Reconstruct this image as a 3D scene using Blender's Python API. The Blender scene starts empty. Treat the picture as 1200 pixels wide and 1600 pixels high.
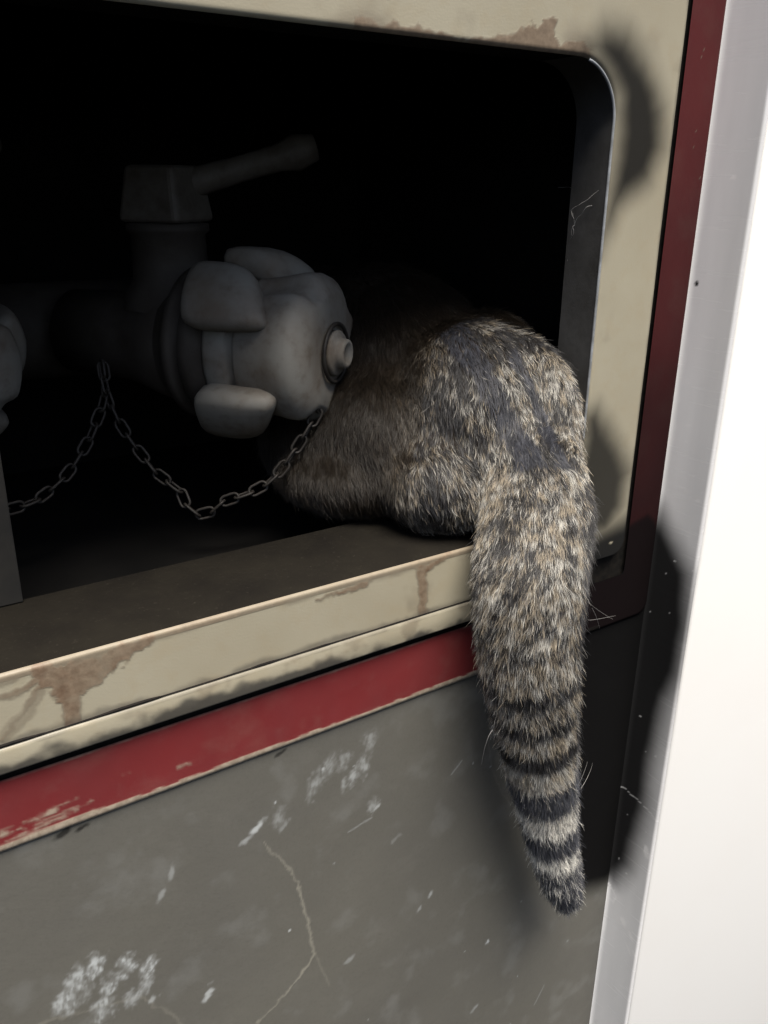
import bpy, bmesh, math, random
import numpy as np
from mathutils import Vector, Matrix

random.seed(7)
rng = np.random.default_rng(11)
SC = bpy.context.scene
COL = SC.collection

# ------------------------------------------------------------------ camera
# The cabinet front is the plane Y = 0 (X along the wall, Z up); the camera stands in front of it,
# turned 34 degrees to the right and looking 21 degrees down.
F_PX = 1350.0                                   # focal length in pixels of a 1200 x 1600 frame
CAM = np.array([0.0, -0.34, 0.26])
_p, _y, _r = np.radians([21.04, 34.0, 0.645])
_fw = np.array([np.sin(_y) * np.cos(_p), np.cos(_y) * np.cos(_p), -np.sin(_p)])
_rt = np.array([np.cos(_y), -np.sin(_y), 0.0])
_dn = np.cross(_fw, _rt)
RC = np.array([[np.cos(_r), -np.sin(_r), 0], [np.sin(_r), np.cos(_r), 0], [0, 0, 1]]) @ np.stack([_rt, _dn, _fw])
cam_d = bpy.data.cameras.new('camera')
cam_d.lens = F_PX / 1600 * 36
cam_d.sensor_width = 36
cam_d.clip_start = 0.01
cam_d.clip_end = 200
cam_o = bpy.data.objects.new('camera', cam_d)
COL.objects.link(cam_o)
_m = Matrix(((RC[0][0], -RC[1][0], -RC[2][0], CAM[0]), (RC[0][1], -RC[1][1], -RC[2][1], CAM[1]),
             (RC[0][2], -RC[1][2], -RC[2][2], CAM[2]), (0, 0, 0, 1)))
cam_o.matrix_world = _m
SC.camera = cam_o

# ------------------------------------------------------------------ light
SUN_TO = Vector((-0.08, -0.31, 0.94)).normalized()    # towards the sun: in front, high, veiled
elev = math.asin(SUN_TO.z)
azim = math.atan2(SUN_TO.x, SUN_TO.y)
world = bpy.data.worlds.new('World')
SC.world = world
world.use_nodes = True
wn = world.node_tree
sky = wn.nodes.new('ShaderNodeTexSky')
sky.sky_type = 'NISHITA'
sky.sun_disc = False
sky.sun_elevation = elev
sky.sun_rotation = azim
sky.air_density = 1.0
sky.dust_density = 4.0
sky.ozone_density = 1.0
bg = wn.nodes['Background']
bg.inputs['Strength'].default_value = 0.055
wn.links.new(sky.outputs[0], bg.inputs['Color'])
sun_d = bpy.data.lights.new('sun', 'SUN')
sun_d.energy = 3.8
sun_d.angle = math.radians(36)
sun_d.color = (1.0, 0.93, 0.82)
sun_o = bpy.data.objects.new('sun', sun_d)
COL.objects.link(sun_o)
sun_o.rotation_euler = SUN_TO.to_track_quat('Z', 'Y').to_euler()
SC.view_settings.view_transform = 'Standard'
SC.view_settings.look = 'None'
SC.view_settings.gamma = 1
SC.view_settings.exposure = 1.15
SC.cycles.use_denoising = True
SC.cycles.max_bounces = 8


# ------------------------------------------------------------------ helpers
def at(x, y, Y=0.0):
    """photo survey point (1200 x 1600) -> world point on the plane at depth Y"""
    v = RC.T @ np.array([(x - 600) / F_PX, (y - 800) / F_PX, 1.0])
    return CAM + v * ((Y - CAM[1]) / v[1])


def atx(x, y, X):
    v = RC.T @ np.array([(x - 600) / F_PX, (y - 800) / F_PX, 1.0])
    return CAM + v * ((X - CAM[0]) / v[0])


def wall_pts(pts):
    return np.array([[at(*p)[0], at(*p)[2]] for p in pts])


def empty(name, loc=(0, 0, 0)):
    o = bpy.data.objects.new(name, None)
    o.location = loc
    o.empty_display_size = 0.02
    COL.objects.link(o)
    return o


def tag(o, label=None, cat=None, group=None, kind=None):
    if label: o['label'] = label
    if cat: o['category'] = cat
    if group: o['group'] = group
    if kind: o['kind'] = kind
    return o


def link(name, me, mat, parent=None, smooth=True):
    o = bpy.data.objects.new(name, me)
    COL.objects.link(o)
    if mat: me.materials.append(mat)
    if smooth:
        me.polygons.foreach_set('use_smooth', [True] * len(me.polygons))
    if parent: o.parent = parent
    return o


def from_bm(name, bm, mat, parent=None, smooth=True):
    me = bpy.data.meshes.new(name)
    bm.normal_update()
    bm.to_mesh(me)
    bm.free()
    return link(name, me, mat, parent, smooth)


def bm_box(bm, lo, hi):
    r = bmesh.ops.create_cube(bm, size=1)
    lo, hi = Vector(lo), Vector(hi)
    for v in r['verts']:
        v.co = Vector((lo[i] + (v.co[i] + 0.5) * (hi[i] - lo[i]) for i in range(3)))
    return r['verts']


def box(name, lo, hi, mat, parent, bev=0.0006):
    bm = bmesh.new()
    bm_box(bm, lo, hi)
    if bev:
        bmesh.ops.bevel(bm, geom=bm.edges[:], offset=bev, segments=2, profile=0.5, affect='EDGES')
    return from_bm(name, bm, mat, parent, smooth=False)


def lathe(profile, seg=64, axis='X', wob=0.0):
    bm = bmesh.new()
    rings = []
    for s, r in profile:
        ring = []
        for k in range(seg):
            t = 2 * math.pi * k / seg
            rr = max(r, 1e-5)
            c = (s, rr * math.cos(t), rr * math.sin(t)) if axis == 'X' else (rr * math.cos(t), rr * math.sin(t), s)
            ring.append(bm.verts.new(c))
        rings.append(ring)
    for A, B in zip(rings, rings[1:]):
        for k in range(seg):
            bm.faces.new((A[k], A[(k + 1) % seg], B[(k + 1) % seg], B[k]))
    bmesh.ops.remove_doubles(bm, verts=bm.verts[:], dist=2e-5)
    bmesh.ops.recalc_face_normals(bm, faces=bm.faces[:])
    return bm


def tube(pts, radii, seg=12):
    bm = bmesh.new()
    pts = [Vector(p) for p in pts]
    n = len(pts)
    if not hasattr(radii, '__len__'): radii = [radii] * n
    up = Vector((0.13, 0.21, 0.97))
    rings = []
    for i, p in enumerate(pts):
        d = (pts[min(i + 1, n - 1)] - pts[max(i - 1, 0)]).normalized()
        a = d.cross(up)
        if a.length < 1e-3: a = d.cross(Vector((1, 0, 0)))
        a.normalize()
        b = a.cross(d)
        rings.append([bm.verts.new(p + radii[i] * (math.cos(2 * math.pi * k / seg) * a + math.sin(2 * math.pi * k / seg) * b)) for k in range(seg)])
    for A, B in zip(rings, rings[1:]):
        for k in range(seg):
            bm.faces.new((A[k], A[(k + 1) % seg], B[(k + 1) % seg], B[k]))
    bm.faces.new(rings[0][::-1])
    bm.faces.new(rings[-1])
    bmesh.ops.recalc_face_normals(bm, faces=bm.faces[:])
    return bm


# ---- numpy painting of wear masks (dirt, rust, scratches) on dense sheets
def vnoise(x, y, scale, seed):
    x = x / scale + seed * 17.31
    y = y / scale + seed * 9.77
    xi, yi = np.floor(x).astype(np.int64), np.floor(y).astype(np.int64)
    fx, fy = x - xi, y - yi
    fx, fy = fx * fx * (3 - 2 * fx), fy * fy * (3 - 2 * fy)

    def h(a, b):
        n = (a * 374761393 + b * 668265263 + seed * 974711) & 0x7fffffff
        n = ((n ^ (n >> 13)) * 1274126177) & 0x7fffffff
        return ((n ^ (n >> 16)) & 0xffff) / 65535.0
    return (h(xi, yi) * (1 - fx) + h(xi + 1, yi) * fx) * (1 - fy) + (h(xi, yi + 1) * (1 - fx) + h(xi + 1, yi + 1) * fx) * fy


def fbm(x, y, scale, seed, octv=4):
    s, a, t = 0, 0.5, 0
    for k in range(octv):
        s = s + a * vnoise(x, y, scale / 2 ** k, seed + k)
        t += a
        a *= 0.5
    return s / t


def sstep(a, b, v):
    t = np.clip((v - a) / (b - a), 0, 1)
    return t * t * (3 - 2 * t)


def d_line(x, y, pts):
    """distance to a polyline and the position 0..1 along it"""
    pts = np.asarray(pts, float)
    best = np.full(x.shape, 1e9)
    par = np.zeros(x.shape)
    n = len(pts) - 1
    for i in range(n):
        a, b = pts[i], pts[i + 1]
        d = b - a
        L = max(d @ d, 1e-12)
        t = np.clip(((x - a[0]) * d[0] + (y - a[1]) * d[1]) / L, 0, 1)
        q = np.hypot(x - a[0] - t * d[0], y - a[1] - t * d[1])
        m = q < best
        best = np.where(m, q, best)
        par = np.where(m, (i + t) / n, par)
    return best, par


def d_poly(x, y, pts):
    """signed distance to a polygon, negative inside"""
    pts = np.asarray(pts, float)
    d, _ = d_line(x, y, np.vstack([pts, pts[:1]]))
    ins = np.zeros(x.shape, bool)
    j = len(pts) - 1
    for i in range(len(pts)):
        xi, yi, xj, yj = pts[i][0], pts[i][1], pts[j][0], pts[j][1]
        ins ^= ((yi > y) != (yj > y)) & (x < (xj - xi) * (y - yi) / (yj - yi + 1e-15) + xi)
        j = i
    return np.where(ins, -d, d)


def stroke(x, y, px, w, edge=0.0004, warp=0.0008, seed=3):
    """a brush stroke along a wall polyline given in survey points, width w (m) or (w0, w1)"""
    pts = wall_pts(px)
    wx = x + (vnoise(x, y, 0.004, seed) - 0.5) * 2 * warp + (vnoise(x, y, 0.0015, seed + 3) - 0.5) * warp
    wy = y + (vnoise(x, y, 0.004, seed + 5) - 0.5) * 2 * warp + (vnoise(x, y, 0.0015, seed + 8) - 0.5) * warp
    d, t = d_line(wx, wy, pts)
    ww = w if not isinstance(w, tuple) else w[0] + (w[1] - w[0]) * t
    return 1 - sstep(ww - edge, ww + edge, d)


def blob(x, y, px, r, soft=0.5, ang=0, asp=1.0, seed=1, rough=0.5):
    c = wall_pts([px])[0]
    dx, dy = x - c[0], y - c[1]
    ca, sa = math.cos(ang), math.sin(ang)
    u, v = dx * ca + dy * sa, (-dx * sa + dy * ca) * asp
    d = np.hypot(u, v) / r + (fbm(x, y, r * 0.7, seed) - 0.5) * 2 * rough
    return 1 - sstep(1 - soft, 1 + soft * 0.4, d)


def sheet_mesh(name, P, N_u, N_v, masks):
    """P: (N_u*N_v, 3) points on a grid; masks (.., 3) stored as the point colour 'wear'"""
    me = bpy.data.meshes.new(name)
    me.vertices.add(N_u * N_v)
    me.vertices.foreach_set('co', P.astype(np.float32).ravel())
    i, j = np.meshgrid(np.arange(N_u - 1), np.arange(N_v - 1), indexing='ij')
    a = (i * N_v + j).ravel()
    q = np.stack([a, a + N_v, a + N_v + 1, a + 1], 1).astype(np.int32)
    nf = len(q)
    me.loops.add(nf * 4)
    me.loops.foreach_set('vertex_index', q.ravel())
    me.polygons.add(nf)
    me.polygons.foreach_set('loop_start', np.arange(0, nf * 4, 4, dtype=np.int32))
    me.update(calc_edges=True)
    if masks is not None:
        at_ = me.attributes.new('wear', 'FLOAT_COLOR', 'POINT')
        c = np.ones((N_u * N_v, 4), np.float32)
        c[:, :3] = np.clip(masks, 0, 1)
        at_.data.foreach_set('color', c.ravel())
    return me


# ------------------------------------------------------------------ materials
class NT:
    def __init__(s, name):
        s.m = bpy.data.materials.new(name)
        s.m.use_nodes = True
        s.t = s.m.node_tree
        s.b = s.t.nodes['Principled BSDF']
        s.out = s.t.nodes['Material Output']

    def n(s, typ, **kw):
        nd = s.t.nodes.new(typ)
        for k, v in kw.items(): setattr(nd, k, v)
        return nd

    def l(s, a, b): s.t.links.new(a, b)

    def coord(s):
        return s.n('ShaderNodeTexCoord').outputs['Object']

    def noise(s, scale, detail=4, rough=0.55, vec=None, dist=0.0):
        nd = s.n('ShaderNodeTexNoise')
        nd.inputs['Scale'].default_value = scale
        nd.inputs['Detail'].default_value = detail
        nd.inputs['Roughness'].default_value = rough
        nd.inputs['Distortion'].default_value = dist
        s.l(vec if vec is not None else s.coord(), nd.inputs['Vector'])
        return nd.outputs['Fac']

    def stretch(s, sx, sy, sz):
        mp = s.n('ShaderNodeMapping')
        mp.inputs['Scale'].default_value = (sx, sy, sz)
        s.l(s.coord(), mp.inputs['Vector'])
        return mp.outputs[0]

    def ramp(s, fac, a, b, lo=0.0, hi=1.0):
        nd = s.n('ShaderNodeMapRange')
        nd.inputs['From Min'].default_value = a
        nd.inputs['From Max'].default_value = b
        nd.inputs['To Min'].default_value = lo
        nd.inputs['To Max'].default_value = hi
        s.l(fac, nd.inputs['Value'])
        return nd.outputs[0]

    def mix(s, fac, a, b):
        nd = s.n('ShaderNodeMix', data_type='RGBA')
        for sock, v in ((nd.inputs['Factor'], fac), (nd.inputs[6], a), (nd.inputs[7], b)):
            if hasattr(v, 'links') or hasattr(v, 'is_linked'): s.l(v, sock)
            elif isinstance(v, (int, float)): sock.default_value = v
            else: sock.default_value = (*v, 1)
        return nd.outputs[2]

    def math(s, op, a, b=0.0):
        nd = s.n('ShaderNodeMath', operation=op)
        for sock, v in ((nd.inputs[0], a), (nd.inputs[1], b)):
            if isinstance(v, (int, float)): sock.default_value = v
            else: s.l(v, sock)
        return nd.outputs[0]

    def wear(s):
        a = s.n('ShaderNodeAttribute', attribute_name='wear')
        sp = s.n('ShaderNodeSeparateColor')
        s.l(a.outputs['Color'], sp.inputs[0])
        return sp.outputs[0], sp.outputs[1], sp.outputs[2]

    def bump(s, h, strength=0.3, dist=0.0005):
        nd = s.n('ShaderNodeBump')
        nd.inputs['Strength'].default_value = strength
        nd.inputs['Distance'].default_value = dist
        s.l(h, nd.inputs['Height'])
        s.l(nd.outputs[0], s.b.inputs['Normal'])

    def dull(s, g, spec):
        s.l(s.math('MULTIPLY', s.math('SUBTRACT', 1.0, g), spec), s.b.inputs['Specular IOR Level'])

    def done(s, col, rough=0.6, spec=0.5, metal=0.0):
        if isinstance(col, tuple): s.b.inputs['Base Color'].default_value = (*col, 1)
        else: s.l(col, s.b.inputs['Base Color'])
        if isinstance(rough, (int, float)): s.b.inputs['Roughness'].default_value = rough
        else: s.l(rough, s.b.inputs['Roughness'])
        s.b.inputs['Specular IOR Level'].default_value = spec
        s.b.inputs['Metallic'].default_value = metal
        return s.m


NEAR_BLACK = (0.006, 0.006, 0.0065)  # near-black laid on by the green channel of the wear mask

m = NT('cream_paint')
R_, G_, B_ = m.wear()
c = m.mix(m.ramp(m.noise(14), 0.35, 0.7), (0.365, 0.338, 0.260), (0.325, 0.295, 0.220))
c = m.mix(m.math('MULTIPLY', m.ramp(m.noise(90, 5, 0.65), 0.5, 0.72), 0.35), c, (0.33, 0.28, 0.19))
rust = m.mix(m.ramp(m.noise(260, 4), 0.35, 0.65), (0.12, 0.078, 0.052), (0.20, 0.142, 0.098))
rust = m.mix(m.ramp(R_, 0.40, 0.72), (0.060, 0.036, 0.025), rust)
c = m.mix(R_, c, rust)
c = m.mix(B_, c, (0.05, 0.048, 0.045))
c = m.mix(G_, c, (0.012, 0.0125, 0.0135))
m.bump(m.math('SUBTRACT', m.math('MULTIPLY', m.noise(900, 2), 0.35), R_), 0.35, 0.0004)
CREAM = m.done(c, m.ramp(m.noise(40), 0.3, 0.7, 0.38, 0.55), 0.4)
m.dull(G_, 0.4)

m = NT('red_paint')
R_, G_, B_ = m.wear()
c = m.mix(m.ramp(m.noise(22), 0.35, 0.7), (0.185, 0.026, 0.028), (0.160, 0.026, 0.028))
c = m.mix(m.math('MULTIPLY', m.ramp(m.noise(60, 6, 0.7), 0.55, 0.8), 0.22), c, (0.20, 0.10, 0.09))
c = m.mix(R_, c, m.mix(m.ramp(m.noise(300), 0.4, 0.6), (0.42, 0.37, 0.29), (0.30, 0.26, 0.20)))
c = m.mix(B_, c, (0.03, 0.028, 0.028))
c = m.mix(G_, c, NEAR_BLACK)
m.bump(m.math('SUBTRACT', m.math('MULTIPLY', m.noise(600, 2), 0.3), R_), 0.3, 0.0004)
RED = m.done(c, m.ramp(m.noise(50), 0.3, 0.7, 0.40, 0.6), 0.4)
m.dull(G_, 0.4)

m = NT('grey_panel')
R_, G_, B_ = m.wear()
c = m.mix(m.ramp(m.noise(7, 5), 0.3, 0.7), (0.134, 0.130, 0.113), (0.114, 0.111, 0.100))
c = m.mix(m.math('MULTIPLY', m.ramp(m.noise(420, 3, 0.7), 0.5, 0.8), 0.3), c, (0.075, 0.072, 0.064))
c = m.mix(m.math('MULTIPLY', m.ramp(m.noise(35, 6, 0.7, dist=0.6), 0.55, 0.8), 0.35), c, (0.17, 0.165, 0.15))
c = m.mix(B_, c, (0.27, 0.26, 0.22))
c = m.mix(R_, c, (0.50, 0.53, 0.54))
c = m.mix(G_, c, NEAR_BLACK)
m.bump(m.math('ADD', m.math('MULTIPLY', m.noise(700, 3, 0.6), 0.5), m.noise(120, 3)), 0.18, 0.0006)
GREY = m.done(c, m.ramp(m.noise(25, 5), 0.3, 0.7, 0.45, 0.68), 0.35)
m.dull(G_, 0.35)

m = NT('jamb_paint')
R_, G_, B_ = m.wear()
c = m.mix(m.ramp(m.noise(9, 3, vec=m.stretch(1, 6, 1)), 0.3, 0.7), (0.78, 0.785, 0.80), (0.70, 0.705, 0.72))
c = m.mix(R_, c, (0.85, 0.85, 0.86))
c = m.mix(G_, c, NEAR_BLACK)
m.bump(m.noise(30, 3, vec=m.stretch(1, 1, 40)), 0.025, 0.0006)
JAMB = m.done(c, m.ramp(m.noise(18, 4, vec=m.stretch(1, 1, 14)), 0.3, 0.7, 0.20, 0.30), 0.7)
m.dull(G_, 0.7)

m = NT('white_door_paint')
c = m.mix(m.ramp(m.noise(6, 4), 0.45, 0.8), (0.90, 0.90, 0.89), (0.88, 0.87, 0.85))
m.bump(m.noise(300, 2), 0.06, 0.0003)
WHITE = m.done(c, 0.5, 0.4)

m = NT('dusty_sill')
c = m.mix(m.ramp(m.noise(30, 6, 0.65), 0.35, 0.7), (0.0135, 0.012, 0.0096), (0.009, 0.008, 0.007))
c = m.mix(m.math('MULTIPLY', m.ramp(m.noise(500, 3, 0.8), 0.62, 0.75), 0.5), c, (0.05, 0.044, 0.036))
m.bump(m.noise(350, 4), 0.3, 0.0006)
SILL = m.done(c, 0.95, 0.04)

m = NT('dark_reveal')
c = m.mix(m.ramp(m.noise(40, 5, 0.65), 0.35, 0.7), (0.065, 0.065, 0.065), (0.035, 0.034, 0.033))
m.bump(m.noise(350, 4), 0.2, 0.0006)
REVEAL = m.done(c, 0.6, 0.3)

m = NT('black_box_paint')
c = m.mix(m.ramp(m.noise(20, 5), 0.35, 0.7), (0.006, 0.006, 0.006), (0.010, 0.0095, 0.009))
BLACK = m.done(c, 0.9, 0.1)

m = NT('black_gap')
GAP = m.done(m.mix(m.ramp(m.noise(200), 0.3, 0.7), (0.006, 0.006, 0.006), (0.016, 0.014, 0.012)), 0.8, 0.1)

m = NT('cast_alloy')
c = m.mix(m.ramp(m.noise(28, 5, 0.6), 0.38, 0.66), (0.225, 0.218, 0.196), (0.160, 0.132, 0.103))
c = m.mix(m.math('MULTIPLY', m.ramp(m.noise(110, 5, 0.65), 0.52, 0.75), 0.45), c, (0.075, 0.055, 0.040))
m.bump(m.math('ADD', m.noise(420, 4, 0.6), m.math('MULTIPLY', m.noise(90, 3, 0.6), 0.6)), 0.16, 0.0005)
ALLOY = m.done(c, m.ramp(m.noise(60), 0.3, 0.7, 0.55, 0.75), 0.35)

m = NT('old_brass_pipe')
c = m.mix(m.ramp(m.noise(40, 5, 0.65), 0.35, 0.68), (0.060, 0.053, 0.046), (0.034, 0.028, 0.023))
m.bump(m.noise(300, 4), 0.25, 0.0006)
PIPE = m.done(c, 0.7, 0.3)

m = NT('handle_iron')
HANDLE = m.done(m.mix(m.ramp(m.noise(70, 5, 0.7), 0.35, 0.68), (0.125, 0.113, 0.098), (0.072, 0.060, 0.049)), 0.6, 0.4)

m = NT('post_paint')
POST = m.done(m.mix(m.ramp(m.noise(60, 5), 0.3, 0.7), (0.016, 0.016, 0.016), (0.026, 0.025, 0.023)), 0.7, 0.2)

m = NT('dull_chain_steel')
c = m.mix(m.ramp(m.noise(160, 4), 0.35, 0.68), (0.036, 0.033, 0.029), (0.022, 0.018, 0.015))
CHAIN = m.done(c, 0.55, 0.4)

m = NT('cat_skin')
SKIN = m.done(m.mix(m.ramp(m.noise(60), 0.3, 0.7), (0.026, 0.019, 0.014), (0.016, 0.013, 0.011)), 0.9, 0.1)

m = NT('cat_fur')
a_ = m.n('ShaderNodeAttribute', attribute_name='tint')
FUR = m.done(a_.outputs['Color'], 0.38, 0.5)

m = NT('white_hair')
STRAY = m.done((0.42, 0.41, 0.40), 0.4, 0.5)

# ------------------------------------------------------------------ the cabinet
Z_LIP, Z_GROOVE, Z_GAP, Z_RED1, Z_REDB, Z_TOP = 0.0712, 0.0387, 0.0250, 0.0210, -0.0158, 0.3168
X_OPEN, X_CREAM, X_RED0, X_JAMB = 0.3670, 0.4122, 0.4182, 0.4475
X_LEFT = -0.19
REVEAL_D = 0.062

cab = empty('hydrant_cabinet', (0.1, 0, -0.4))
tag(cab, 'cream and red fire hydrant cabinet with open black interior and scuffed grey front', 'cabinet')
CAB_OFF = Vector((-0.1, 0, 0.4))


def cabpart(o):
    o.parent = cab
    o.location = o.location + CAB_OFF
    return o


# black smudge masks: the big one beside the corner (x is unfolded round the corner onto the jamb)
SMUDGE_BIG = [(0.372, 0.060), (0.415, 0.066), (0.440, 0.072), (0.452, 0.062), (0.4835, 0.026), (0.4885, -0.010), (0.4875, -0.0515),
            (0.481, -0.075), (0.4755, -0.128), (0.4775, -0.172), (0.472, -0.205), (0.470, -0.230), (0.458, -0.254), (0.445, -0.2595),
            (0.418, -0.2520), (0.398, -0.246), (0.384, -0.200), (0.374, -0.150), (0.356, -0.060), (0.346, 0.020)]
SMUDGE_BIG = [(a - .002, b) for a, b in SMUDGE_BIG]
SMUDGE_TOP = wall_pts([(905, 62), (935, 28), (978, 40), (1012, 95), (1036, 165), (1036, 235), (1012, 290), (962, 335), (935, 400), (926, 380),
                     (945, 250), (950, 160), (915, 96), (890, 78)])
SMUDGE_LOW = wall_pts([(905, 640), (930, 625), (965, 690), (982, 730), (972, 790), (945, 838), (900, 850), (885, 760)])


def smudge(x, z):
    n = (fbm(x, z, 0.02, 5) - 0.5)
    a = ((1 - sstep(-0.015, 0.0095, d_poly(x, z, SMUDGE_BIG) + n * 0.003)) ** 0.9) * 0.985
    b = (1 - sstep(-0.015, 0.009, d_poly(x, z, SMUDGE_TOP) + n * 0.005)) * 0.96
    e = (1 - sstep(-0.014, 0.009, d_poly(x, z, SMUDGE_LOW) + n * 0.005)) * 0.92
    return np.maximum(a, np.maximum(b, e))


# grey front panel below the opening ------------------------------------------------
def build_panel():
    xs = np.r_[np.arange(-.34, -.02, .004), np.arange(-.02, X_JAMB - .0003, .00085)]
    zs = np.r_[np.arange(-.56, -.37, .004), np.arange(-.37, -.0120, .00085)]
    x, z = [g.ravel() for g in np.meshgrid(xs, zs, indexing='ij')]
    Rm = np.zeros_like(x)
    Bm = np.zeros_like(x)

    def smear(px, r, k, seed):
        """one dusty toe smear: a short upright streaky dab"""
        nonlocal Rm
        rr = np.random.default_rng(seed)
        c0 = wall_pts([px])[0]
        an = rr.uniform(-.55, .1)
        dx, dz = x - c0[0], z - c0[1]
        dx, dz = dx * math.cos(an) + dz * math.sin(an), -dx * math.sin(an) + dz * math.cos(an)
        q = np.hypot(dx * 1.05, dz * 0.70) / r + (fbm(x, z, r * 0.6, seed) - 0.5) * 1.7
        tex = sstep(.30, .65, fbm(dx * 2.4, dz * .9, .0030, seed + 40))
        Rm = np.maximum(Rm, (1 - sstep(0.15, 1.35, q)) * k * (.30 + .70 * tex))

    for i_, (px, r, k) in enumerate([((148, 1512), .0052, .95), ((198, 1508), .0052, 1.0), ((232, 1510), .0050, .95), ((117, 1532), .0055, .8), ((173, 1540), .0050, .75),
                                     ((102, 1565), .0058, .8), ((160, 1574), .0058, .75), ((221, 1546), .0046, .6), ((204, 1560), .0040, .5), ((136, 1550), .004, .35)]):
        smear(px, r, k, 200 + i_)
    for i_, (px, r, k) in enumerate([((550, 1214), .0055, .55), ((567, 1200), .0050, .5), ((538, 1190), .0045, .35), ((515, 1198), .005, .35), ((577, 1158), .005, .35), ((492, 1226), .0055, .4), ((583, 1258), .004, .4),
                                     ((437, 1279), .0055, .35)]):
        smear(px, r, k, 230 + i_)
    for (px, r, ang, asp, k, sd) in [((402, 1292), .0050, .6, 2.2, .8, 1), ((385, 1312), .0050, .6, 2.6, .45, 2), ((326, 1552), .0052, 1.2, 2.2, .7, 3),
                                     ((268, 1362), .0050, 1.4, 3, .35, 4), ((252, 1400), .004, 1.2, 2.5, .35, 5), ((440, 1295), .0042, .9, 2.2, .28, 6),
                                     ((762, 1471), .0018, 0, 1, .9, 7), ((672, 1398), .0032, 1.2, 2, .5, 8), ((655, 1420), .0028, 1, 2, .35, 9),
                                     ((545, 1500), .004, .3, 2, .3, 10), ((742, 1575), .004, .6, 2, .3, 11), ((240, 1560), .003, 0, 1.4, .5, 12),
                                     ((490, 1222), .0045, .8, 2, .25, 13), ((588, 1262), .003, .6, 2.8, .55, 14), ((620, 1308), .004, .6, 2, .2, 15)]:
        Rm = np.maximum(Rm, blob(x, z, px, r, 0.7, ang, asp, sd, 0.9) * k)
    # specks of dust
    r2 = np.random.default_rng(5)
    for _ in range(26):
        cx, cz, r = r2.uniform(0, .44), r2.uniform(-.42, -.03), r2.uniform(.0005, .0013)
        msk = (np.abs(x - cx) < .004) & (np.abs(z - cz) < .004)
        Rm[msk] = np.maximum(Rm[msk], (1 - sstep(.5, 1.3, np.hypot(x[msk] - cx, z[msk] - cz) / r)) * r2.uniform(.2, .8))
    # fine scratches
    for a, b, w, k in [((580, 1278), (545, 1300), .0004, .35),
                       ((705, 1210), (722, 1188), .0004, .5), ((835, 1570), (850, 1540), .0004, .3),
                       ]:
        Rm = np.maximum(Rm, stroke(x, z, [a, b], w, .0006, .0004, 4) * k)
    r2 = np.random.default_rng(9)
    for _ in range(0):
        cx, cz, L, an = r2.uniform(0, .43), r2.uniform(-.40, -.04), r2.uniform(.006, .03), r2.uniform(0.1, 1.3)
        q, _t = d_line(x, z, [(cx, cz), (cx + L * math.cos(an), cz + L * math.sin(an))])
        Rm = np.maximum(Rm, (1 - sstep(.0001, .0007, q)) * r2.uniform(.04, .13))
    # dusty smears
    Rm = np.maximum(Rm, sstep(.55, .85, fbm(x, z, 0.018, 41, 5)) * 0.07)
    # crack lines filled with old mortar-coloured paint
    crack = np.maximum(stroke(x, z, [(412, 1318), (440, 1345), (468, 1385), (478, 1430), (492, 1490)], (.0004, .0009), .0007, .0012, 6),
                       stroke(x, z, [(492, 1490), (470, 1525), (440, 1560), (398, 1603)], (.0008, .0005), .0007, .0012, 7))
    crack = np.maximum(crack, 0.4 * stroke(x, z, [(492, 1490), (503, 1515), (515, 1540)], .0005, .0005, .0006, 8))
    crack = np.maximum(crack, 0.5 * stroke(x, z, [(60, 1602), (130, 1580), (215, 1560), (262, 1580), (285, 1603)], .0006, .0008, .0012, 9))
    crack = np.maximum(crack, 0.35 * stroke(x, z, [(762, 1150), (768, 1200), (785, 1240), (810, 1272)], .0004, .0005, .0006, 10))
    Bm = crack * (0.35 + 0.65 * fbm(x, z, .010, 51))
    G = smudge(x, z)
    # grime where the panel meets the red band, and black chips under it
    G = np.maximum(G, 0.75 * np.maximum(blob(x, z, (98, 1302), .0045, .6, .4, 2.2, 60, .7), blob(x, z, (130, 1292), .004, .6, .4, 3.0, 61, .6)))
    G = np.maximum(G, 0.7 * np.maximum(blob(x, z, (440, 1175), .0050, .6, .4, 4.0, 62, .6), blob(x, z, (590, 1105), .005, .6, .4, 5.0, 63, .6)))
    G = np.maximum(G, 0.30 * (1 - sstep(.0, .0055, np.abs(z - Z_REDB) + fbm(x, z, .01, 71) * .006)))
    # white rubbed edge at the corner
    d, t = d_line(x, z, wall_pts([(953, 1385), (949, 1420), (946, 1450)]))
    Rm = np.maximum(Rm, (1 - sstep(.0002, .0012, d + (vnoise(x, z, .003, 88) - .5) * .0012)) * 0.8)
    G = np.where(Rm > .6, G * .3, G)
    me = sheet_mesh('front_panel', np.stack([x, 0 * x - Bm * .00015, z], 1), len(xs), len(zs), np.stack([Rm, G, Bm], 1))
    o = link('front_panel', me, GREY)
    tag(o, 'scuffed grey front panel with dusty paw prints')
    return cabpart(o)


build_panel()
cabpart(box('panel_backing', (-0.34, 0.0012, -0.56), (X_JAMB, 0.02, -0.012), GAP, None, 0))


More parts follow.
